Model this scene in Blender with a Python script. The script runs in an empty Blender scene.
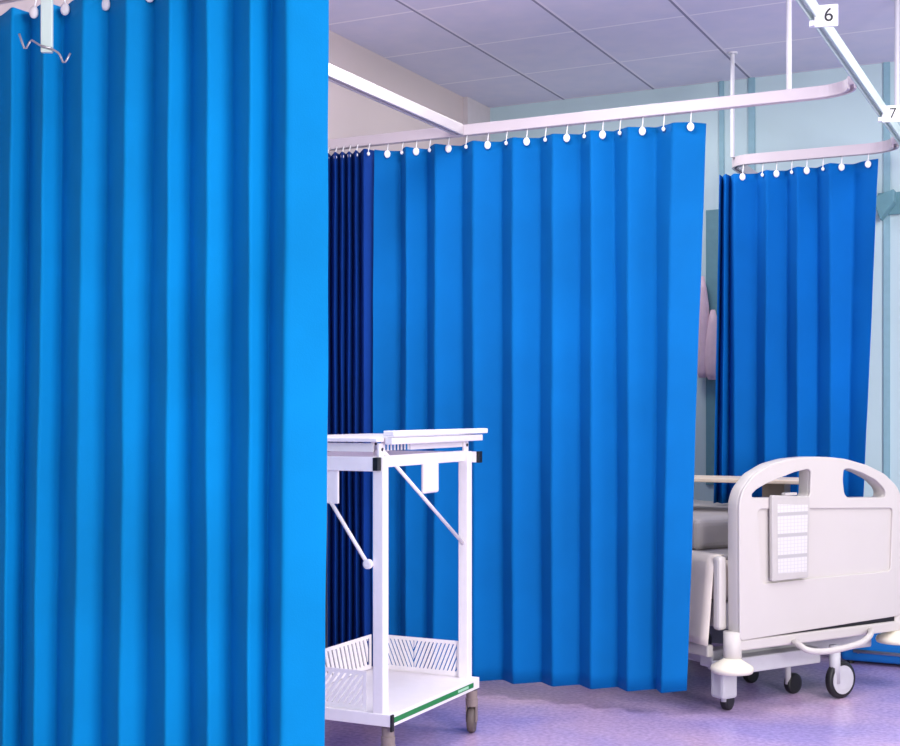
import bpy, bmesh, math, random
from mathutils import Vector, Matrix
random.seed(7)
PI = math.pi
scene = bpy.context.scene
COL = scene.collection

# ------------------------------------------------------------------ survey
# eye point (0,0,EYE); the room's cross direction is X, its depth is Y
EYE, F, YAW = 1.10, 1292.0, math.radians(26.35)
CS, SN = math.cos(YAW), math.sin(YAW)
HOR = 411.5

def on_y(px, y):                       # x of a sight line where it meets the vertical plane Y = y
    k = (px - 450) / F
    z = y / (SN * k + CS)
    return (CS * k - SN) * z

# ------------------------------------------------------------------ helpers
def tag(o, label=None, cat=None, group=None, kind=None):
    if label: o['label'] = label
    if cat: o['category'] = cat
    if group: o['group'] = group
    if kind: o['kind'] = kind
    return o

def thing(name, label, cat, loc=(0, 0, 0), rz=0, group=None):
    o = bpy.data.objects.new(name, None)
    COL.objects.link(o)
    o.empty_display_size = .05
    o.location = loc
    o.rotation_euler = (0, 0, rz)
    return tag(o, label, cat, group)

def obj(name, bm, mat, parent=None, smooth=False, bevel=0, seg=2):
    if isinstance(bm, bmesh.types.BMesh):
        bmesh.ops.recalc_face_normals(bm, faces=bm.faces)
        me = bpy.data.meshes.new(name)
        bm.to_mesh(me)
        bm.free()
    else:
        me = bm
    me.materials.clear()
    me.materials.append(mat)
    o = bpy.data.objects.new(name, me)
    COL.objects.link(o)
    if parent: o.parent = parent
    if smooth:
        for p in me.polygons: p.use_smooth = True
    if bevel:
        m = o.modifiers.new('bevel', 'BEVEL')
        m.width = bevel
        m.segments = seg
        m.limit_method = 'ANGLE'
        m.angle_limit = math.radians(40)
    return o

def box(bm, x0, x1, y0, y1, z0, z1, M=None):
    vs = [Vector((x, y, z)) for x in (x0, x1) for y in (y0, y1) for z in (z0, z1)]
    if M is not None: vs = [M @ v for v in vs]
    v = [bm.verts.new(p) for p in vs]
    for f in ((0, 1, 3, 2), (4, 6, 7, 5), (0, 4, 5, 1), (2, 3, 7, 6), (0, 2, 6, 4), (1, 5, 7, 3)):
        bm.faces.new([v[i] for i in f])

def B(*a):
    bm = bmesh.new()
    box(bm, *a)
    return bm

def tube(bm, pts, r, n=12, caps=True):
    pts = [Vector(p) for p in pts]
    rs = r if isinstance(r, (list, tuple)) else [r] * len(pts)
    t0 = (pts[1] - pts[0]).normalized()
    ref = Vector((0, 0, 1)) if abs(t0.z) < .9 else Vector((1, 0, 0))
    a = t0.cross(ref).normalized()
    rings = []
    for i, p in enumerate(pts):
        t = (pts[min(i + 1, len(pts) - 1)] - pts[max(i - 1, 0)]).normalized()
        a = (a - t * a.dot(t)).normalized()
        b = t.cross(a)
        rings.append([bm.verts.new(p + (a * math.cos(2 * PI * k / n) + b * math.sin(2 * PI * k / n)) * rs[i]) for k in range(n)])
    for i in range(len(rings) - 1):
        for k in range(n):
            bm.faces.new((rings[i][k], rings[i][(k + 1) % n], rings[i + 1][(k + 1) % n], rings[i + 1][k]))
    if caps:
        bm.faces.new(rings[0][::-1])
        bm.faces.new(rings[-1])

def smooth_path(pts, it=2):
    pts = [Vector(p) for p in pts]
    for _ in range(it):
        q = [pts[0]]
        for a, b in zip(pts, pts[1:]):
            q += [a.lerp(b, .25), a.lerp(b, .75)]
        q.append(pts[-1])
        pts = q
    return pts

def lathe(bm, prof, M=None, n=24):
    rings = []
    for r, z in prof:
        ring = []
        for k in range(n):
            p = Vector((r * math.cos(2 * PI * k / n), r * math.sin(2 * PI * k / n), z))
            if M is not None: p = M @ p
            ring.append(bm.verts.new(p))
        rings.append(ring)
    for a, b in zip(rings, rings[1:]):
        for k in range(n):
            bm.faces.new((a[k], a[(k + 1) % n], b[(k + 1) % n], b[k]))
    bm.faces.new(rings[0][::-1])
    bm.faces.new(rings[-1])

def plate(outline, holes, depth, bev=0):
    """flat plate in the local XY plane, front at z=0, going to -depth; true openings"""
    cu = bpy.data.curves.new('plate', 'CURVE')
    cu.dimensions = '2D'
    cu.fill_mode = 'BOTH'
    cu.extrude = depth / 2 - bev
    cu.bevel_depth = bev
    cu.bevel_resolution = 2
    cu.offset = -bev
    for pl in [outline] + holes:
        sp = cu.splines.new('POLY')
        sp.points.add(len(pl) - 1)
        for p, q in zip(sp.points, pl): p.co = (q[0], q[1], 0, 1)
        sp.use_cyclic_u = True
    o = bpy.data.objects.new('plate', cu)
    me = bpy.data.meshes.new_from_object(o)
    bpy.data.objects.remove(o)
    bpy.data.curves.remove(cu)
    me.transform(Matrix.Translation((0, 0, -depth / 2)))
    return me

def round_poly(pts, r, n=5):
    out = []
    N = len(pts)
    for i in range(N):
        p = Vector(pts[i]).to_2d() if len(pts[i]) > 2 else Vector(pts[i])
        a = Vector(pts[i - 1]) - p
        b = Vector(pts[(i + 1) % N]) - p
        rr = min(r, a.length * .45, b.length * .45)
        s, e = p + a.normalized() * rr, p + b.normalized() * rr
        for k in range(n + 1):
            t = k / n
            out.append(tuple((1 - t) ** 2 * s + 2 * t * (1 - t) * p + t * t * e))
    return out

# ------------------------------------------------------------------ materials
def lin(c):
    return tuple(((v / 255) / 12.92 if v / 255 <= .04045 else ((v / 255 + .055) / 1.055) ** 2.4) for v in c) + (1,)

def mat(name, rgb, rough=.5, metal=0, noise=0, nscale=30, bump=0, bscale=200, spec=.5, stretch=None):
    m = bpy.data.materials.new(name)
    m.use_nodes = True
    nt = m.node_tree
    b = nt.nodes['Principled BSDF']
    b.inputs['Roughness'].default_value = rough
    b.inputs['Metallic'].default_value = metal
    b.inputs['Specular IOR Level'].default_value = spec
    c = lin(rgb)
    tc = nt.nodes.new('ShaderNodeTexCoord')
    mp = nt.nodes.new('ShaderNodeMapping')
    nt.links.new(tc.outputs['Object'], mp.inputs['Vector'])
    if stretch: mp.inputs['Scale'].default_value = stretch
    n = nt.nodes.new('ShaderNodeTexNoise')
    n.inputs['Scale'].default_value = nscale
    n.inputs['Detail'].default_value = 4
    nt.links.new(mp.outputs['Vector'], n.inputs['Vector'])
    r = nt.nodes.new('ShaderNodeValToRGB')
    k = noise
    r.color_ramp.elements[0].position = .3
    r.color_ramp.elements[1].position = .7
    r.color_ramp.elements[0].color = tuple(max(0, v * (1 - k)) for v in c[:3]) + (1,)
    r.color_ramp.elements[1].color = tuple(min(1, v * (1 + k)) for v in c[:3]) + (1,)
    nt.links.new(n.outputs['Fac'], r.inputs['Fac'])
    nt.links.new(r.outputs['Color'], b.inputs['Base Color'])
    if bump:
        n2 = nt.nodes.new('ShaderNodeTexNoise')
        n2.inputs['Scale'].default_value = bscale
        nt.links.new(tc.outputs['Object'], n2.inputs['Vector'])
        bp = nt.nodes.new('ShaderNodeBump')
        bp.inputs['Strength'].default_value = bump
        bp.inputs['Distance'].default_value = .002
        nt.links.new(n2.outputs['Fac'], bp.inputs['Height'])
        nt.links.new(bp.outputs['Normal'], b.inputs['Normal'])
    return m

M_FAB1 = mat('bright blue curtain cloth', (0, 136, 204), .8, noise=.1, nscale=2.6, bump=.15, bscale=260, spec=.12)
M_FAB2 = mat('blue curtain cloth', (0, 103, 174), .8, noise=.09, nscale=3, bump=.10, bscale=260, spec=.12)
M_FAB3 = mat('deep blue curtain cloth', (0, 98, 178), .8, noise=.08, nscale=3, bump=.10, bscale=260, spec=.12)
M_FABSHADE = mat('shaded blue curtain cloth', (0, 56, 138), .8, noise=.1, nscale=3, bump=.10, bscale=260, spec=.2)  # same blue cloth, darkened to carry the shade of the folds
M_WHITE = mat('white powder coat', (243, 238, 240), .35, noise=.02)
M_TRACK = mat('white aluminium track', (206, 196, 200), .4, noise=.03, nscale=6)
M_PALE = mat('pale green white track', (200, 220, 213), .4, noise=.03, nscale=6)
M_HOOK = mat('white nylon', (250, 250, 250), .35, noise=.01)
M_ROD = mat('pale rod', (215, 215, 220), .4, noise=.02)
M_BLACK = mat('black plastic', (18, 20, 24), .45, noise=.1)
M_GREEN = mat('green strip', (22, 128, 62), .4, noise=.06)
M_PGREEN = mat('pale green print', (170, 220, 185), .4, noise=.05)
M_TAUPE = mat('taupe castor plastic', (140, 126, 122), .5, noise=.08)
M_RUB = mat('grey rubber', (98, 88, 84), .6, noise=.1)
M_BED = mat('warm white bed plastic', (202, 197, 192), .42, noise=.015, nscale=5)
M_BEDG = mat('light grey bed metal', (196, 196, 200), .4, noise=.03)
M_CREAM = mat('cream bumper plastic', (232, 226, 206), .45, noise=.03)
M_SHEET = mat('cream sheet', (222, 212, 202), .85, noise=.04, nscale=8, bump=.15, bscale=90)
M_BEDSHADE = mat('mattress shade grey', (178, 172, 170), .9, noise=.06, nscale=9, bump=.2, bscale=120)  # grey carries the shade lying on the mattress top
M_WOOD = mat('beige laminate', (246, 226, 200), .45, noise=.06, nscale=6, stretch=(1, 8, 1))
M_TAUPE2 = mat('taupe laminate', (150, 138, 122), .5, noise=.05)
M_CHART = mat('grey clipboard plastic', (190, 186, 182), .4, noise=.03)
M_STEEL = mat('brushed steel', (190, 190, 195), .3, .9, noise=.05)
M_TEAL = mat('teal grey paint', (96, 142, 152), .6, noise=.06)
M_PINK = mat('pale pink plastic', (214, 188, 200), .5, noise=.05)
M_VINYL = mat('blue vinyl', (8, 112, 196), .35, noise=.06, nscale=12)
M_BACK = mat('back wall paint', (188, 212, 216), .65, noise=.04, nscale=1.3)
M_LEFT = mat('left wall paint', (200, 186, 184), .7, noise=.03, nscale=2)
M_SKIRT = mat('skirting vinyl', (120, 124, 140), .5, noise=.05)

def floor_mat():
    m = bpy.data.materials.new('lilac vinyl floor')
    m.use_nodes = True
    nt = m.node_tree
    b = nt.nodes['Principled BSDF']
    tc = nt.nodes.new('ShaderNodeTexCoord')
    n1 = nt.nodes.new('ShaderNodeTexNoise'); n1.inputs['Scale'].default_value = 1.6; n1.inputs['Detail'].default_value = 3
    n2 = nt.nodes.new('ShaderNodeTexNoise'); n2.inputs['Scale'].default_value = 60; n2.inputs['Detail'].default_value = 6
    for n in (n1, n2): nt.links.new(tc.outputs['Object'], n.inputs['Vector'])
    r1 = nt.nodes.new('ShaderNodeValToRGB')
    r1.color_ramp.elements[0].position = .35; r1.color_ramp.elements[1].position = .65
    r1.color_ramp.elements[0].color = lin((162, 148, 206)); r1.color_ramp.elements[1].color = lin((208, 178, 206))
    nt.links.new(n1.outputs['Fac'], r1.inputs['Fac'])
    r2 = nt.nodes.new('ShaderNodeValToRGB')
    r2.color_ramp.elements[0].position = .35; r2.color_ramp.elements[1].position = .7
    r2.color_ramp.elements[0].color = (.78, .78, .82, 1); r2.color_ramp.elements[1].color = (1.1, 1.1, 1.1, 1)
    nt.links.new(n2.outputs['Fac'], r2.inputs['Fac'])
    mx = nt.nodes.new('ShaderNodeMixRGB'); mx.blend_type = 'MULTIPLY'; mx.inputs['Fac'].default_value = 1
    nt.links.new(r1.outputs['Color'], mx.inputs['Color1']); nt.links.new(r2.outputs['Color'], mx.inputs['Color2'])
    nt.links.new(mx.outputs['Color'], b.inputs['Base Color'])
    b.inputs['Roughness'].default_value = .26
    b.inputs['Specular IOR Level'].default_value = .6
    bp = nt.nodes.new('ShaderNodeBump'); bp.inputs['Strength'].default_value = .06; bp.inputs['Distance'].default_value = .003
    n3 = nt.nodes.new('ShaderNodeTexNoise'); n3.inputs['Scale'].default_value = 14
    nt.links.new(tc.outputs['Object'], n3.inputs['Vector'])
    nt.links.new(n3.outputs['Fac'], bp.inputs['Height']); nt.links.new(bp.outputs['Normal'], b.inputs['Normal'])
    return m

def ceiling_mat():
    # suspended tiles: thin pale joints across, darker T bars along the depth
    m = bpy.data.materials.new('suspended ceiling tiles')
    m.use_nodes = True
    nt = m.node_tree
    L = nt.links.new
    b = nt.nodes['Principled BSDF']
    tc = nt.nodes.new('ShaderNodeTexCoord')
    sp = nt.nodes.new('ShaderNodeSeparateXYZ')
    L(tc.outputs['Object'], sp.inputs['Vector'])
    def grid(out, off, per, half):
        a = nt.nodes.new('ShaderNodeMath'); a.operation = 'SUBTRACT'; L(out, a.inputs[0]); a.inputs[1].default_value = off
        d = nt.nodes.new('ShaderNodeMath'); d.operation = 'PINGPONG'; L(a.outputs[0], d.inputs[0]); d.inputs[1].default_value = per / 2
        c = nt.nodes.new('ShaderNodeMath'); c.operation = 'LESS_THAN'; L(d.outputs[0], c.inputs[0]); c.inputs[1].default_value = half
        return c.outputs[0]
    gx = grid(sp.outputs['X'], CEIL_X0, CEIL_DX, .006)
    gxs = grid(sp.outputs['X'], CEIL_X0 + .011, CEIL_DX, .006)
    gy = grid(sp.outputs['Y'], CEIL_Y0, CEIL_DY, .006)
    n = nt.nodes.new('ShaderNodeTexNoise'); n.inputs['Scale'].default_value = 9; n.inputs['Detail'].default_value = 5
    L(tc.outputs['Object'], n.inputs['Vector'])
    r = nt.nodes.new('ShaderNodeValToRGB')
    r.color_ramp.elements[0].color = lin((206, 208, 228)); r.color_ramp.elements[1].color = lin((228, 222, 234))
    L(n.outputs['Fac'], r.inputs['Fac'])
    def mix(fac, c1, col):
        x = nt.nodes.new('ShaderNodeMixRGB'); L(fac, x.inputs['Fac']); L(c1, x.inputs['Color1']); x.inputs['Color2'].default_value = col
        return x.outputs['Color']
    c = mix(gy, r.outputs['Color'], lin((244, 240, 246)))
    c = mix(gx, c, lin((140, 138, 160)))
    c = mix(gxs, c, lin((232, 228, 238)))
    L(c, b.inputs['Base Color'])
    b.inputs['Roughness'].default_value = .85
    return m

def chart_mat():
    m = bpy.data.materials.new('printed observation chart')
    m.use_nodes = True
    nt = m.node_tree
    L = nt.links.new
    b = nt.nodes['Principled BSDF']
    tc = nt.nodes.new('ShaderNodeTexCoord')
    sp = nt.nodes.new('ShaderNodeSeparateXYZ'); L(tc.outputs['Object'], sp.inputs['Vector'])
    col = None
    def lines(out, per, half, off=0):
        a = nt.nodes.new('ShaderNodeMath'); a.operation = 'SUBTRACT'; L(out, a.inputs[0]); a.inputs[1].default_value = off
        d = nt.nodes.new('ShaderNodeMath'); d.operation = 'PINGPONG'; L(a.outputs[0], d.inputs[0]); d.inputs[1].default_value = per / 2
        c = nt.nodes.new('ShaderNodeMath'); c.operation = 'LESS_THAN'; L(d.outputs[0], c.inputs[0]); c.inputs[1].default_value = half
        return c.outputs[0]
    def mix(fac, c1, colr):
        x = nt.nodes.new('ShaderNodeMixRGB'); L(fac, x.inputs['Fac'])
        if c1 is None: x.inputs['Color1'].default_value = lin((212, 210, 207))
        else: L(c1, x.inputs['Color1'])
        x.inputs['Color2'].default_value = colr
        return x.outputs['Color']
    c = mix(lines(sp.outputs['X'], .018, .0016), None, lin((197, 195, 195)))
    c = mix(lines(sp.outputs['Y'], .013, .0012), c, lin((198, 196, 196)))
    c = mix(lines(sp.outputs['Y'], .078, .006, .02), c, lin((178, 176, 175)))
    L(c, b.inputs['Base Color'])
    b.inputs['Roughness'].default_value = .6
    return m

# ------------------------------------------------------------------ setting
XL, YB, ZC = -2.80, 6.07, 2.667
CEIL_X0, CEIL_DX = XL + .432, .467
CEIL_Y0, CEIL_DY = 5.53, .53
M_FLOOR, M_CEIL, M_PAPER = floor_mat(), ceiling_mat(), chart_mat()
S = lambda o: tag(o, kind='structure')
XR, YF = 3.2, -1.6
S(obj('floor', B(XL - .12, XR, YF, YB + .12, -.1, 0), M_FLOOR))
S(obj('ceiling', B(XL - .12, XR, YF, YB + .12, ZC, ZC + .1), M_CEIL))
S(obj('wall_left', B(XL - .12, XL, YF, YB + .12, 0, ZC), M_LEFT))
S(obj('wall_back', B(XL, XR, YB, YB + .12, 0, ZC), M_BACK))
S(obj('baseboard_back', B(XL + .02, XR, YB - .012, YB, 0, .1), M_SKIRT))
S(obj('baseboard_left', B(XL, XL + .012, YF, YB - .012, 0, .1), M_SKIRT))
# pilaster at the far end of the left wall, panel joint strips on the back wall
S(obj('trim_1', B(XL, XL + .025, 5.80, YB, .1, ZC), mat('pilaster paint', (204, 196, 198), .7, noise=.02)))
M_JOINT = mat('teal panel joint', (136, 176, 188), .6, noise=.05)
for i, (px, w) in enumerate(((722, .022), (752, .03), (887, .028))):
    x = on_y(px, YB)
    S(obj('trim_%d' % (i + 2), B(x - w / 2, x + w / 2, YB - .01, YB, .1, ZC), M_JOINT))

# ------------------------------------------------------------------ curtain tracks
ZT0, ZT1 = 2.169, 2.211
def rail(pts, w=.03, z0=ZT0, z1=ZT1):
    """C-shaped rail swept along a level path; the slot for the gliders is open below"""
    bm = bmesh.new()
    s, d = .006, .014
    prof = [(-w/2, z1), (w/2, z1), (w/2, z0), (s, z0), (s, z0 + d), (-s, z0 + d), (-s, z0), (-w/2, z0)]
    pts = [Vector((p[0], p[1], 0)) for p in pts]
    rings = []
    for i, p in enumerate(pts):
        t0 = (p - pts[i - 1]).normalized() if i else None
        t1 = (pts[i + 1] - p).normalized() if i < len(pts) - 1 else None
        t = ((t0 or t1) + (t1 or t0)).normalized()
        nrm = Vector((t.y, -t.x, 0))
        rings.append([bm.verts.new(p + nrm * u + Vector((0, 0, z))) for u, z in prof])
    n = len(prof)
    for a, b in zip(rings, rings[1:]):
        for k in range(n): bm.faces.new((a[k], a[(k + 1) % n], b[(k + 1) % n], b[k]))
    for r in (rings[0][::-1], rings[-1]):
        bm.faces.new(r)
    return bm

def arc(cx, cy, r, a0, a1, n=12, ry=None):
    ry = ry or r
    return [(cx + r * math.cos(math.radians(a0 + (a1 - a0) * k / n)), cy + ry * math.sin(math.radians(a0 + (a1 - a0) * k / n))) for k in range(n + 1)]

def hanger(parent, x, y, r=.0095, z0=ZT1 - .002):
    bm = bmesh.new()
    tube(bm, [(x, y, z0), (x, y, ZC)], r, 12)
    o = obj('hanger_rod', bm, M_ROD, parent, smooth=False)
    bm = bmesh.new()
    lathe(bm, [(.022, ZC - .008), (.022, ZC)], Matrix.Translation((x, y, 0)), 16)
    obj('ceiling_plate', bm, M_ROD, o)

XN = -.675                # the long numbered track
YM, YFAR, YFG, XS = 4.52, 5.58, 2.505, -2.19
G_T = 'white overhead curtain tracks'
t = thing('curtain_track', 'white cross track carrying the large middle blue curtain, curving into the numbered track', 'curtain track', (0, 0, 0), group=G_T)
obj('rail', rail([(XL + .005, YM), (-1.6, YM)] + arc(XN - .17, YM - .1, .139, 90, 0, 12, .1)[0:]), M_TRACK, t, bevel=.003)
hanger(t, on_y(789, YM), YM)
t = thing('curtain_track', 'pale straight track running past number signs 6 and 7 at the upper right', 'curtain track', group=G_T)
obj('rail', rail([(XN, -1.2), (XN, 5.9)], .026), M_PALE, t, bevel=.003)
hanger(t, XN + .02, 5.14)
t = thing('curtain_track', 'short curved white track above the far right curtain behind the bed', 'curtain track', group=G_T)
obj('rail', rail([(-1.40, YB - .01), (-1.40, YFAR + .09)] + arc(-1.31, YFAR + .09, .09, 180, 270, 10) + [(-1.0, YFAR)] + arc(XN - .155, YFAR - .1, .124, 90, 0, 12, .1)), M_TRACK, t, bevel=.003)
hanger(t, -1.398, 5.60)
t = thing('curtain_track', 'white straight track running along the left wall to meet the cross track', 'curtain track', group=G_T)
obj('rail', rail([(XS, YFG + .018), (XS, YM - .017)], .036), mat('left track aluminium', (196, 189, 190), .4, noise=.03, nscale=6), t, bevel=.003)
hanger(t, XS, 2.95)
t = thing('curtain_track', 'cross track above the large foreground curtain at the upper left edge', 'curtain track', group=G_T)
obj('rail', rail([(XL + .005, YFG), (-1.3, YFG)] + arc(XN - .17, YFG - .1, .139, 90, 0, 12, .1)), M_TRACK, t, bevel=.003)
hanger(t, -1.2, YFG)

# ------------------------------------------------------------------ curtains
def curtain(label, y0, b, Pt, Vt, Pb, Vb, zref, ztop, hem, mtl, hooks, rows=36, sway=.003, soft=1):
    """zigzag of sharp front edges P and rear creases V, hung from hooks; zref = heights the two rows of creases were surveyed at"""
    root = thing('cubicle_curtain', label, 'curtain', (0, 0, 0), group='blue cubicle curtains')
    xs = []
    N = len(Pt)
    for i in range(N):
        xs.append((on_y(Pt[i], y0 - b / 2), on_y(Pb[i], y0 - b / 2), y0 - b / 2))
        if i < len(Vt): xs.append((on_y(Vt[i], y0 + b / 2), on_y(Vb[i], y0 + b / 2), y0 + b / 2))
    def section(z):
        f = (zref[0] - z) / (zref[0] - zref[1])
        f = max(-.3, f)
        return [Vector((a + (c - a) * f, y, 0)) for a, c, y in xs]
    x_a, x_b = xs[0][0], xs[-1][0]
    bm = bmesh.new()
    prev = None
    for r in range(rows + 1):
        tt = r / rows
        base = section(ztop(0) + (hem(0) - ztop(0)) * tt)
        q = [base[0]]
        for a, c in zip(base, base[1:]):
            q += [a.lerp(c, .05), a.lerp(c, .2), a.lerp(c, .8), a.lerp(c, .95)]
        q.append(base[-1])
        # soften only the creases, keep the faces flat
        for _ in range(soft):
            q2 = [q[0]]
            for a, c in zip(q, q[1:]): q2 += [a.lerp(c, .25), a.lerp(c, .75)]
            q2.append(q[-1]); q = q2
        ring = []
        for p in q:
            s = max(0, min(1, (p.x - x_a) / (x_b - x_a)))
            z = ztop(s) + (hem(s) - ztop(s)) * tt
            w = sway * math.sin(p.x * 9 + z * 2.1) * tt + .0010 * math.sin(p.x * 31 + z * 5.3) + .0006 * math.sin(z * 17 + p.x * 60)
            if r == 0: z += .0018 * math.sin(p.x * 43) - .002
            ring.append(bm.verts.new((p.x + .4 * w, p.y + w, z)))
        if prev:
            for k in range(len(ring) - 1): bm.faces.new((prev[k], prev[k + 1], ring[k + 1], ring[k]))
        prev = ring
    me_o = obj('cloth', bm, mtl, root, smooth=True)
    sol = me_o.modifiers.new('thickness', 'SOLIDIFY'); sol.thickness = .0015; sol.offset = 0
    # hooks: glider stem and round clip
    first = None
    for (i, fr, big) in hooks:            # segment index, place along it, size
        z1 = ztop(0); sec = section(z1)
        a, c = sec[i], sec[i + 1]
        p = a.lerp(c, fr)
        s = max(0, min(1, (p.x - x_a) / (x_b - x_a)))
        zt = ztop(s)
        bm = bmesh.new()
        yy = p.y - .013
        tube(bm, [(p.x, y0, ZT0 + .006), (p.x, (y0 + yy) / 2, zt + .012), (p.x, yy, zt - .010)], .0021, 8)
        R = .0125 if big else .0065
        d = (c - a).normalized()
        nrm = Vector((d.y, -d.x, 0))
        if nrm.y > 0: nrm = -nrm
        nrm = (nrm * .3 + Vector((.35, -1, 0))).normalized()
        M = Matrix.Translation((p.x, yy, zt - .019)) @ nrm.to_track_quat('Z', 'Y').to_matrix().to_4x4() @ Matrix.Diagonal((1, 1.25, 1, 1))
        lathe(bm, [(R * .6, -.005), (R, -.0025), (R, .0025), (R * .6, .005)], M, 16)
        obj('curtain_hook', bm, M_HOOK, root, smooth=True)
    return root

flat = lambda v: (lambda s: v)
# foreground
curtain('large bright blue pleated curtain filling the left foreground', YFG, .062,
    [-52, -27, 10.6, 43, 82, 125, 169, 207, 250, 286], [-40, -6, 29.5, 63, 108, 153, 191, 233, 271, 328.5],
    [-56, -32, 5, 36, 75.5, 120, 165, 207, 249, 282], [-46, -10, 23, 59, 103, 147, 190, 231, 268, 326], (1.85, .6),
    flat(2.141), flat(.08), M_FAB1,
    [(5, .5, 1), (7, .25, 1), (9, .0, 1), (10, .95, 1), (12, .95, 1), (14, .95, 1), (16, .9, 1), (18, .5, 1)], sway=.003)
# middle
hk = []
for i in range(8): hk += [(2 * i, .55, 1), (2 * i + 1, .5, 0)]
curtain('wide mid blue pleated curtain hanging in the middle behind the white trolley', YM, .070,
    [374, 406, 435, 473, 513, 553, 591, 628, 673], [401, 427, 462, 502, 540, 580, 614, 656, 706],
    [372, 406, 434, 473, 512, 552, 591.5, 628, 661], [401, 428, 463, 502, 541, 580, 618, 656, 687], (2.1, .12),
    lambda s: 2.147 - .013 * s, lambda s: .05 + .046 * s ** 1.2, M_FAB2, hk + [(16, .55, 1)], sway=.004)
# gathered, darker: shade of the tight folds is in its cloth colour
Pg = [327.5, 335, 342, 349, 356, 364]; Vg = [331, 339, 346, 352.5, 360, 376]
curtain('tightly gathered blue curtain with shade painted into its colour between the foreground curtain and middle curtain', YM - .02, .06, Pg, Vg, Pg, Vg, (2.1, .12),
    flat(2.150), flat(.06), M_FABSHADE, [(0, .5, 0), (2, .5, 0), (4, .5, 0), (6, .5, 0), (8, .5, 0), (10, .5, 0)], sway=.002, soft=1)
# far
curtain('deep blue curtain hanging at the far right above the hospital bed', YFAR, .065,
    [719.5, 725.5, 734, 767, 797.5, 830, 878], [722.5, 730.5, 757, 787, 817, 854],
    [714, 722, 734, 765, 798, 831, 864.5], [717.5, 728, 757, 787, 817, 848], (2.1, .86),
    lambda s: 2.13 + .014 * s, flat(.70), M_FAB3,
    [(4, .4, 1), (5, .6, 0), (6, .5, 1), (7, .5, 0), (8, .5, 1), (9, .5, 0), (10, .5, 1), (11, .6, 1)], rows=28)

# ------------------------------------------------------------------ number signs
def sign(ch, x, y, label):
    t = thing('bed_number_sign', label, 'sign', (x, y, ZT1 - .070), math.radians(14), group='bed number signs on the track')
    bm = bmesh.new()
    w, h, d = .062, .060, .034
    v = [bm.verts.new(p) for p in ((0, 0, 0), (w, 0, 0), (w, 0, h), (0, 0, h), (0, d, .008), (w, d, .008), (w, d, h), (0, d, h))]
    for f in ((0, 1, 2, 3), (5, 4, 7, 6), (4, 0, 3, 7), (1, 5, 6, 2), (3, 2, 6, 7), (4, 5, 1, 0)): bm.faces.new([v[i] for i in f])
    obj('sign_body', bm, M_HOOK, t, bevel=.002)
    cu = bpy.data.curves.new('numeral', 'FONT')
    cu.body = ch; cu.size = .052; cu.extrude = .0006; cu.align_x = 'CENTER'; cu.align_y = 'CENTER'
    o = bpy.data.objects.new('numeral', cu)
    me = bpy.data.meshes.new_from_object(o)
    bpy.data.objects.remove(o)
    me.transform(Matrix.Translation((w * .6, -.0008, h * .5)) @ Matrix.Rotation(PI / 2, 4, 'X'))
    obj('numeral', me, mat('numeral ink', (40, 42, 46), .5, noise=.05), t)
    bm = bmesh.new(); box(bm, -.012, .012, .004, .024, .006, .02)
    obj('clip', bm, M_HOOK, t)
sign('6', XN + .006, 3.575, 'white angled sign with black number 6 on the track')
sign('7', XN + .004, 4.86, 'white angled sign with black number 7 on the track')

# ------------------------------------------------------------------ drip hook pole hanging from the ceiling
px_, py_ = on_y(47, 2.2), 2.2
t = thing('drip_hook_pole', 'white flat ceiling pole with wire drip hooks before the foreground curtain', 'hook', (px_, py_, 0), math.radians(30))
bm = bmesh.new(); box(bm, -.013, .013, -.006, .006, 1.906, ZC)
obj('pole', bm, M_PALE, t, bevel=.002)
bm = bmesh.new(); lathe(bm, [(.05, ZC - .012), (.05, ZC)], None, 24)
obj('ceiling_plate', bm, M_PALE, t)
def wire(pts): 
    bm = bmesh.new(); tube(bm, [(x, -.010 + y, z) for x, y, z in pts], .0024, 8); return bm
k = .0023
P = lambda px, py: ((px - 47.5) * k, 0, 1.915 + (49 - py) * k)
obj('hook_wire', wire([P(53, 49.5), P(43, 47.5), P(34, 42), P(32, 44), P(29, 50), P(27, 50), P(25, 45), P(22, 36)]), M_STEEL, t, smooth=True)
obj('hook_wire', wire([P(43, 47), P(53, 50), P(59, 53.5), P(61, 56), P(64, 63), P(66, 63), P(68, 60), P(71, 54)]), M_STEEL, t, smooth=True)

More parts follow.
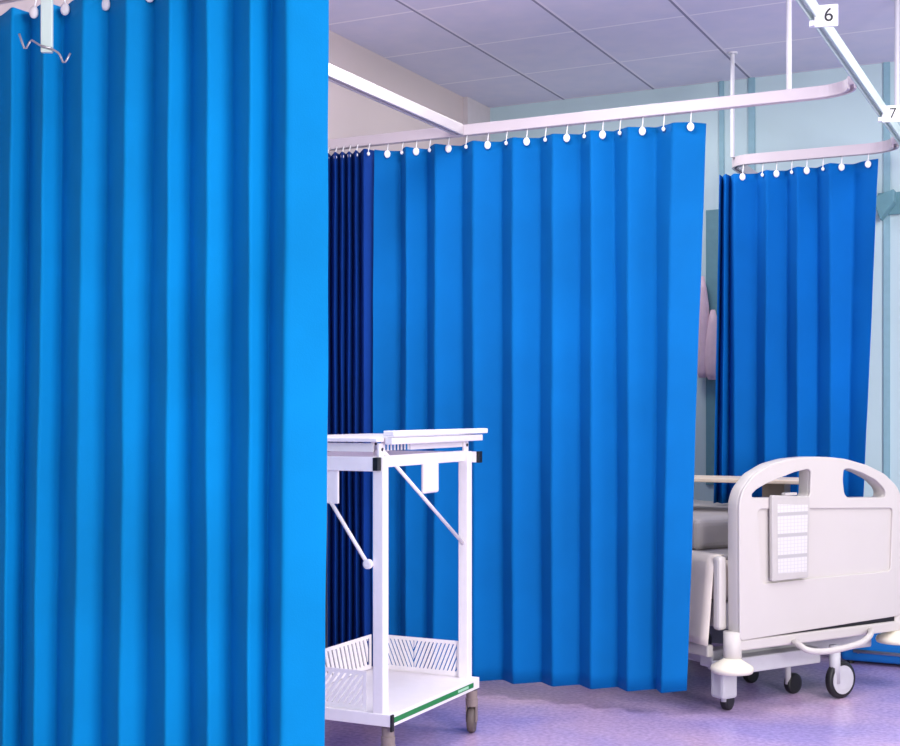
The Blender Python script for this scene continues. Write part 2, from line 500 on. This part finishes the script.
# ------------------------------------------------------------------ trolley
def slotted_panel(L, H, layout, t=.004, border=.012):
    """panel in local XZ, with real slanted slots between the slats; layout: list of (x0, x1, lean, pitch)"""
    bm = bmesh.new()
    box(bm, 0, L, 0, t, 0, border * 1.2); box(bm, 0, L, 0, t, H - border, H)
    box(bm, 0, border, 0, t, border * 1.2, H - border); box(bm, L - border, L, 0, t, border * 1.2, H - border)
    z0, z1 = border * 1.2, H - border
    hh = z1 - z0
    for x0, x1, lean, pitch in layout:
        dx = lean * hh
        w = pitch * .64
        n = int((x1 - x0 + abs(dx)) / pitch) + 2
        st = x0 - max(dx, 0) - pitch
        for i in range(n + 1):
            a = st + i * pitch
            poly = [(a, z0), (a + w, z0), (a + w + dx, z1), (a + dx, z1)]
            # clip to x0..x1
            for side, lim in ((1, x0), (-1, x1)):
                out = []
                for j in range(len(poly)):
                    p, q = poly[j - 1], poly[j]
                    ip, iq = side * (p[0] - lim) >= 0, side * (q[0] - lim) >= 0
                    if ip != iq:
                        f = (lim - p[0]) / (q[0] - p[0]); out.append((lim, p[1] + f * (q[1] - p[1])))
                    if iq: out.append(q)
                poly = out
                if len(poly) < 3: break
            if len(poly) < 3: continue
            ar = abs(sum(poly[j - 1][0] * poly[j][1] - poly[j][0] * poly[j - 1][1] for j in range(len(poly)))) / 2
            if ar < 1e-6: continue
            fr = [bm.verts.new((x, 0, z)) for x, z in poly]; bk = [bm.verts.new((x, t, z)) for x, z in poly]
            bm.faces.new(fr); bm.faces.new(bk[::-1])
            for j in range(len(poly)):
                bm.faces.new((fr[j - 1], bk[j - 1], bk[j], fr[j]))
    return bm

TX, TY = -1.923, 3.41             # centre of the near right post
tr = thing('linen_trolley', 'white metal linen trolley with slotted lower basket standing beside foreground curtain', 'trolley', (TX, TY, 0), 0)
DX, DY = -.36, .59               # offsets to the other posts
ph = .018
for x in (0, DX):
    for y in (0, DY):
        obj('post', B(x - ph + (.03 if x else 0), x + ph + (.03 if x else 0), y - ph, y + ph, .17, .964), M_WHITE, tr, bevel=.003)
# lower frame
bm = bmesh.new()
fx0, fx1, fy0, fy1 = DX - .05, .048, -.022, DY + .013
box(bm, fx1 - .014, fx1, fy0 + .014, fy1 - .014, .153, .190); box(bm, fx0, fx0 + .014, fy0 + .014, fy1 - .014, .153, .190)
box(bm, fx0, fx1, fy0, fy0 + .014, .153, .190); box(bm, fx0, fx1, fy1 - .014, fy1, .153, .190)
obj('base_frame', bm, M_WHITE, tr, bevel=.002)
obj('base_tray', B(fx0 + .014, fx1 - .014, fy0 + .014, fy1 - .014, .176, .186), M_WHITE, tr)
st_ = obj('green_stripe', B(fx1, fx1 + .0015, fy0 + .016, fy1 - .05, .164, .180), M_GREEN, tr)
obj('print', B(fx1 + .0015, fx1 + .002, fy1 - .17, fy1 - .09, .168, .176), M_PGREEN, st_)
obj('corner_cap', B(fx1 - .002, fx1 + .003, fy0 - .002, fy0 + .014, .140, .190), M_BLACK, tr)
# basket
pz = .190
back = slotted_panel(-DX - .036, .120, [(.014, .142, -.42, .0155), (.146, .31, .42, .0155)])
o = obj('basket_panel', back, M_WHITE, tr); o.location = (DX + ph, DY - .004, pz)
fr = slotted_panel(-DX - .036 - .03, .120, [(.014, .28, .75, .021)])
o = obj('basket_panel', fr, M_WHITE, tr); o.location = (DX + ph, -.004, pz)
sd = slotted_panel(DY - .036, .120, [(.014, .53, -.35, .026)])
o = obj('basket_panel', sd, M_WHITE, tr); o.location = (DX, ph, pz); o.rotation_euler = (0, 0, PI / 2)
# top rails
fr_ = obj('top_rail', B(DX - .03, -.004, -ph - .022, -ph, .920, .964), M_WHITE, tr, bevel=.002)
obj('end_cap', B(-.004, .012, -ph - .0235, -ph - .001, .922, .962), M_BLACK, fr_)
br_ = obj('top_rail', B(DX - .03, .034, DY + ph, DY + ph + .022, .925, .962), M_WHITE, tr, bevel=.002)
obj('end_cap', B(.034, .046, DY + ph, DY + ph + .022, .924, .963), M_BLACK, br_)
obj('side_rail', B(-.012, .006, ph, DY - ph, .930, .966), M_WHITE, tr, bevel=.002)
obj('side_rail', B(DX - .009, DX + .009, ph, DY - ph, .930, .966), M_WHITE, tr, bevel=.002)
# hinge tabs
for x, y in ((0, -.002), (0, DY), (DX, -.002), (DX, DY)):
    bm = bmesh.new(); box(bm, x - .004, x + .006, y - .016, y + .016, .955, 1.004)
    h = obj('hinge_tab', bm, M_WHITE, tr, bevel=.003)
    bm = bmesh.new(); lathe(bm, [(.005, 0), (.005, .003)], Matrix.Translation((x + .006, y, .985)) @ Matrix.Rotation(PI / 2, 4, 'Y'), 12)
    obj('rivet', bm, M_BLACK, h)
# under frame: comb strip
bm = bmesh.new()
box(bm, -.010, -.004, .02, DY - .01, 1.0, 1.008); box(bm, -.010, -.004, .20, DY - .01, .979, 1.0)
for i in range(8): box(bm, -.008, -.005, .03 + i * .022, .037 + i * .022, .980, 1.0)
obj('under_frame', bm, M_WHITE, tr)
bm = bmesh.new()
box(bm, DX - .02, -.02, -.012, -.006, .978, 1.004)
o_uf = obj('under_frame', bm, M_WHITE, tr)
# table tops
obj('table_top', B(DX - .05, .012, -.045, DY + .05, 1.008, 1.021), M_WHITE, tr, bevel=.003)
bm = bmesh.new(); box(bm, .014, .052, -.01, DY + .075, 1.025, 1.042); box(bm, .016, .042, -.004, DY + .055, 1.0, 1.021)
obj('folding_flap', bm, M_WHITE, tr, bevel=.003)
# hanging latch plates
obj('latch_plate', B(-.006, .010, .27, .375, .835, .935), M_WHITE, tr, bevel=.008)
bm = bmesh.new(); box(bm, -.226, -.176, -.036, -.018, .818, .930); box(bm, -.176, -.132, -.030, -.020, .818, .930)
obj('latch_plate', bm, M_WHITE, tr, bevel=.006)
# stays
bm = bmesh.new(); tube(bm, [(.004, .0, .985), (-.0, DY - .015, .648)], .0062, 10)
obj('stay_rod', bm, M_WHITE, tr, smooth=True)
bm = bmesh.new(); tube(bm, [(-.16, -.026, .822), (-.03, -.026, .640)], .0062, 10)
sr = obj('stay_rod', bm, M_WHITE, tr, smooth=True)
bm = bmesh.new(); lathe(bm, [(.009, -.006), (.015, -.004), (.015, .008), (.009, .010)], Matrix.Translation((-.028, -.026, .640)) @ Matrix.Rotation(PI / 2, 4, 'X'), 16)
obj('pivot_boss', bm, M_WHITE, sr, smooth=False)
# castors
for i, (x, y, a) in enumerate(((.022, .006, 1.6), (.024, DY + .002, 1.84), (DX - .012, -.012, 1.0), (DX - .012, DY + .012, 1.25))):
    bm = bmesh.new(); lathe(bm, [(.013, .088), (.021, .092), (.022, .118), (.019, .120), (.020, .146)], Matrix.Translation((x, y, 0)), 20)
    c = obj('castor', bm, M_TAUPE, tr, smooth=False)
    Mw = Matrix.Translation((x, y, .044)) @ Matrix.Rotation(a, 4, 'Z')
    bm = bmesh.new(); lathe(bm, [(.020, -.013), (.040, -.012), (.043, -.006), (.043, .006), (.040, .012), (.020, .013)], Mw @ Matrix.Rotation(PI / 2, 4, 'X'), 28)
    obj('wheel', bm, M_RUB, c, smooth=True)
    bm = bmesh.new()
    for s in (-1, 1): box(bm, -.014, .014, s * .0165 - .002, s * .0165 + .002, -.006, .05, Mw)
    box(bm, -.014, .014, -.0145, .0145, .046, .05, Mw)
    obj('fork', bm, M_TAUPE, c)

# ------------------------------------------------------------------ hospital bed
TH = math.radians(59)
BX, BY = -1.142, 4.635
e1 = Vector((math.sin(TH - YAW), math.cos(TH - YAW), 0))     # along the footboard, left to right
BZ = math.atan2(e1.y, e1.x)
# local frame: x along the footboard, y toward the head, z up
R0, Z0 = CS * BX + SN * BY, -SN * BX + CS * BY               # foot corner seen from the eye
def fb(px, py, d=0):
    kx = (px - 450) / F
    r0, z0 = R0 - d * -math.cos(TH) * -1, Z0
    u = (kx * Z0 - R0) / (math.sin(TH) - kx * math.cos(TH))
    z = EYE - (py - HOR) * (Z0 + u * math.cos(TH)) / F
    return (u, z)
bed = thing('hospital_bed', 'white hospital bed with arched footboard standing at right behind the middle curtain', 'bed', (BX, BY, 0), BZ)
BW, BL = .86, 1.16
outline = [(740, 641), (739.5, 560), (739.5, 503), (743, 490), (754, 475), (772, 464), (790, 459), (810, 457), (828, 457), (846, 459), (867, 465), (885, 474), (897, 486), (903, 500), (905, 530), (904, 613), (898, 616)]
holes = [[(752, 494), (757, 489), (766, 484), (780, 478), (795, 472), (808, 469), (811, 471), (810.5, 494), (808, 498), (755, 498), (752, 497)],
         [(844, 469), (850, 468.5), (863, 473), (876, 480), (884, 488), (886, 493), (885, 497.5), (848, 498), (844.5, 494), (843, 480)]]
recess = [(758, 509), (893, 508), (891, 571), (806, 579), (762, 584)]
OUT = round_poly([fb(*p) for p in outline], .02, 4)
HOL = [round_poly([fb(*p) for p in h], .012, 3) for h in holes]
REC = round_poly([fb(*p) for p in recess], .02, 4)
def upright(me, dy):           # plate front (z=0) -> facing the foot of the bed at y=dy
    me.transform(Matrix.Translation((0, dy, 0)) @ Matrix.Rotation(PI / 2, 4, 'X'))
    return me
f1 = upright(plate(OUT, HOL + [REC], .010, .003), 0)
f2 = upright(plate(OUT, HOL, .056, .008), .009)
bm = bmesh.new(); bm.from_mesh(f1); bm.from_mesh(f2)
obj('footboard', bm, M_BED, bed, smooth=False)
# bar below the footboard and the corner posts
obj('frame_bar', B(.02, BW + .02, .004, .05, .232, .272), M_BED, bed, bevel=.006)
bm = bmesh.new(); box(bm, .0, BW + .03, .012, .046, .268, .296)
obj('shadow_gap', bm, M_BLACK, bed)  # black box stands in for the shade between bar and footboard
for x in (.0, BW + .015):
    bm = bmesh.new(); tube(bm, [(x + (0 if x else .012), .034, .17 + (.03 if x else 0)), (x + (0 if x else .012), .034, .300)], .033, 24)
    p = obj('corner_post', bm, M_BED, bed, smooth=True)
    bm = bmesh.new(); lathe(bm, [(.030, .205), (.045, .195), (.074, .178), (.078, .168), (.074, .156), (.030, .154)], Matrix.Translation((x, .024, .028 if x else 0)), 32)
    obj('bumper', bm, M_CREAM, p, smooth=True)
bm = bmesh.new(); box(bm, -.022, .018, .067, .105, .30, .570)
obj('side_panel', bm, M_BED, bed, bevel=.012)
# deck, mattress and bedding
obj('bed_deck', B(.02, BW, .07, BL, .30, .40), M_BEDG, bed, bevel=.01)
mt = obj('mattress', B(.0, BW + .01, .075, BL, .40, .555), M_SHEET, bed, bevel=.04, seg=4)
obj('shaded_cover', B(.02, BW - .01, .10, BL - .02, .545, .568), M_BEDSHADE, mt, bevel=.012)
obj('folded_blanket', B(.06, BW - .05, .28, BL - .03, .565, .690), M_BEDSHADE, mt, bevel=.03, seg=4)
# sheet hanging down the near side
bm = bmesh.new()
prev = None
for i in range(25):
    y = .10 + (BL - .12) * i / 24
    ring = []
    for j in range(13):
        tt = j / 12
        if j < 4: x, z = .03 - .05 * math.sin(j / 3 * PI / 2), .54 + .033 * math.cos(j / 3 * PI / 2)
        else: x, z = -.02 - .028 * (j - 3) / 9, .54 - (j - 3) / 9 * .30
        x += .006 * math.sin(y * 34) * tt
        ring.append(bm.verts.new((x, y, z + .004 * math.sin(y * 9) * tt)))
    if prev:
        for k in range(12): bm.faces.new((prev[k], prev[k + 1], ring[k + 1], ring[k]))
    prev = ring
sh = obj('sheet_drape', bm, M_SHEET, mt, smooth=True)
so = sh.modifiers.new('t', 'SOLIDIFY'); so.thickness = .004
obj('side_rail', B(-.03, .0, .12, BL, .195, .24), M_BED, bed, bevel=.006)
# base
bm = bmesh.new()
box(bm, .0, BW, .13, .20, .15, .215)
for x in (.04, BW - .08): box(bm, x, x + .05, .20, BL - .05, .15, .2)
obj('base_frame', bm, M_BEDG, bed, bevel=.008)
obj('base_cover', B(.04, .50, .066, .2, .132, .192), M_BEDG, bed, bevel=.006)
bm = bmesh.new(); box(bm, -.02, .055, .05, .12, .05, .185)
obj('castor_housing', bm, M_BEDG, bed, bevel=.012)
# pedal bar
def bp(px, py, d):   # point on the plane d in front of the footboard
    kx = (px - 450) / F
    r0, z0 = R0 + d * math.cos(TH), Z0 - d * math.sin(TH)
    u = (kx * z0 - r0) / (math.sin(TH) - kx * math.cos(TH))
    return (u, -d, EYE - (py - HOR) * (z0 + u * math.cos(TH)) / F)
pd = [bp(786, 641, -.10), bp(793, 641, -.02), bp(799, 645, .06), bp(808, 651, .10), bp(825, 652, .10), bp(845, 648, .10), bp(862, 643, .09), bp(871, 635, .06), bp(871, 630, 0), bp(866, 628, -.08)]
bm = bmesh.new(); tube(bm, smooth_path(pd, 2), .0115, 12)
obj('pedal_bar', bm, M_BED, bed, smooth=True)
# castors
def bed_castor(x, y, rot, r=.062, disc=True, stem=True):
    bm = bmesh.new()
    if stem: tube(bm, [(x, y, .06), (x, y, .205)], .021, 18)
    else: tube(bm, [(x, y, r), (x, y, .16)], .012, 12)
    c = obj('castor', bm, M_BEDG, bed, smooth=True)
    Mw = Matrix.Translation((x + .03 * math.cos(rot), y + .03 * math.sin(rot), r)) @ Matrix.Rotation(rot, 4, 'Z') @ Matrix.Rotation(PI / 2, 4, 'X')
    bm = bmesh.new(); lathe(bm, [(r * .7, -.014), (r * .93, -.014), (r, -.008), (r, .008), (r * .93, .014), (r * .7, .014)], Mw, 36)
    obj('tyre', bm, M_BLACK, c, smooth=True)
    if disc:
        bm = bmesh.new(); lathe(bm, [(r * .5, -.019), (r * .76, -.0165), (r * .76, .0165), (r * .5, .019)], Mw, 32)
        obj('hub', bm, M_BEDG, c, smooth=False)
bed_castor(.525, .02, .0, .072)
bed_castor(.018, .085, .4, .036, False, False)
bed_castor(.43, .17, .1, .040, False, False)
bed_castor(.43, .40, .1, .036, False, False)
bed_castor(.72, 1.0, .2, .05, False, False)
bed_castor(.08, 1.0, .2, .05, False, False)

# chart holder hung on the footboard
ch = thing('chart_holder', 'grey chart holder with printed chart sheet hanging on the bed footboard', 'clipboard', (BX, BY, 0), BZ)
co = [fb(*p) for p in ((768.5, 495), (806.5, 496), (805, 577), (769, 581))]
ob_ = upright(plate(round_poly(co, .008, 3), [], .016, .003), -.018)
obj('holder', ob_, M_CHART, ch)
pc = [fb(*p) for p in ((774, 504), (804, 504.5), (803, 571), (774.5, 573))]
pp = plate(pc, [], .002)
po = obj('chart_sheet', pp, M_PAPER, ch)
po.rotation_euler = (PI / 2, 0, 0); po.location = (0, -.0186, 0)
bm = bmesh.new(); u_ = (co[0][0] + co[1][0]) / 2
box(bm, u_ - .03, u_ + .03, -.019, .002, co[0][1] - .004, co[0][1] + .006)
obj('hanging_lip', bm, M_CHART, ch, bevel=.002)

# tray table over the bed
tx0, tx1, ty0, ty1 = -1.72, -.985, 5.19, 5.44
tb = thing('overbed_tray', 'beige topped tray table standing across the bed behind the footboard', 'table', ((tx0 + tx1) / 2, (ty0 + ty1) / 2, .691))
hx, hy = (tx1 - tx0) / 2, (ty1 - ty0) / 2
obj('table_top', B(-hx, hx, -hy, hy, .120, .136), M_WOOD, tb, bevel=.004)
cx = on_y(775.5, 5.30) - (tx0 + tx1) / 2
obj('leg', B(cx - .045, cx + .045, -.06, .06, .0, .120), M_TAUPE2, tb, bevel=.004)
obj('leg', B(-hx + .05, -hx + .14, -.06, .06, .0, .120), M_TAUPE2, tb, bevel=.004)

# ------------------------------------------------------------------ things on and by the back wall
xw = on_y(712.5, YB)
xw2 = on_y(708.5, YB - .06)
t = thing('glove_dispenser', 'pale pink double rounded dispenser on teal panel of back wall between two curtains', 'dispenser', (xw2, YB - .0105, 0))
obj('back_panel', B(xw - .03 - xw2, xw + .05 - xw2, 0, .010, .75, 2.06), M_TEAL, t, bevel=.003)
bm = bmesh.new()
for dx, sx, zt, zb in ((-.03, .034, 1.74, 1.26), (.020, .043, 1.58, 1.25)):
    M = Matrix.Translation((dx, -.045, 0)) @ Matrix.Diagonal((1, .8, 1, 1))
    o_b = bmesh.new()
    lathe(o_b, [(sx * .25, zt), (sx * .6, zt - .06), (sx * .95, zt - .15), (sx, zb + .09), (sx * .85, zb + .03), (sx * .5, zb)], M, 20)
    obj('lobe', o_b, M_PINK, t, smooth=True)
bm.free()
obj('bracket', B(-.03, .04, -.045, 0, 1.3, 1.5), M_BEDG, t)

xb = on_y(887, YB - .1)
t = thing('wall_bracket', 'small teal angled bracket on back wall right of the far curtain', 'bracket', (xb, YB - .0105, 1.98))
obj('wall_plate', B(-.05, .05, -.012, 0, .0, .10), M_TEAL, t, bevel=.003)
bm = bmesh.new()
v = [bm.verts.new(p) for p in ((-.06, -.10, .07), (.03, -.10, .10), (.03, -.10, .045), (-.03, -.10, -.03), (-.06, -.012, .07), (.03, -.012, .10), (.03, -.012, .045), (-.03, -.012, -.03))]
bm.faces.new(v[:4]); bm.faces.new(v[4:][::-1])
for j in range(4): bm.faces.new((v[(j - 1) % 4], v[(j - 1) % 4 + 4], v[j + 4], v[j]))
obj('arm', bm, M_TEAL, t, bevel=.004)

t = thing('footstool', 'low blue vinyl stool with steel rail on floor behind the bed foot', 'stool', (-.72, 5.92, 0))
obj('seat', B(-.26, .40, -.10, .10, .012, .30), M_VINYL, t, bevel=.02, seg=3)
bm = bmesh.new(); tube(bm, [(-.20, -.118, .062), (.36, -.118, .056)], .008, 10)
for x in (-.18, .34): tube(bm, [(x, -.10, .06), (x, -.116, .055)], .006, 8)
obj('rail', bm, M_STEEL, t, smooth=True)
for x in (-.22, .36):
    for y in (-.07, .07):
        bm = bmesh.new(); tube(bm, [(x, y, 0), (x, y, .03)], .016, 12)
        obj('foot', bm, M_BLACK, t)

# ------------------------------------------------------------------ light
def area(name, loc, target, size, power, col=(1, 1, 1), size_y=None):
    l = bpy.data.lights.new(name, 'AREA')
    l.energy = power; l.color = col; l.size = size
    if size_y: l.shape = 'RECTANGLE'; l.size_y = size_y
    o = bpy.data.objects.new(name, l)
    COL.objects.link(o)
    o.location = loc
    o.rotation_euler = (Vector(target) - Vector(loc)).to_track_quat('-Z', 'Y').to_euler()
    return o
area('window_light', (2.6, .6, 1.7), (-1.8, 4.0, 1.2), 1.6, 200, (1, .97, .95), 1.8)
area('ceiling_light_near', (-.6, 1.0, 2.62), (-.6, 1.0, 0), 1.2, 12, (1, .97, .98), .6)
area('ceiling_light_bay', (-1.6, 3.4, 2.62), (-1.6, 3.4, 0), .6, 30, (1, .96, .98), .6)
area('added_fill_back', (-1.8, 5.15, 2.63), (-1.8, 5.15, 0), .5, 12, (1, .96, .97), .5)  # added fill with no visible fitting, brightens the back of the bay
area('ceiling_light_right', (.6, 4.2, 2.62), (.6, 4.4, 0), 1.2, 46, (1, .97, .97), .6)
w = bpy.data.worlds.new('world')
scene.world = w
w.use_nodes = True
w.node_tree.nodes['Background'].inputs['Color'].default_value = (1, .98, .97, 1)
w.node_tree.nodes['Background'].inputs['Strength'].default_value = .46
scene.view_settings.view_transform = 'Standard'
scene.view_settings.look = 'None'

# ------------------------------------------------------------------ camera
cam = bpy.data.cameras.new('camera')
cam.sensor_width = 36
cam.lens = F / 900 * 36
cam.shift_y = (HOR - 373) / 900
cam.clip_start = .05
co_ = bpy.data.objects.new('camera', cam)
COL.objects.link(co_)
co_.location = (0, 0, EYE)
co_.rotation_euler = (PI / 2, 0, YAW)
scene.camera = co_
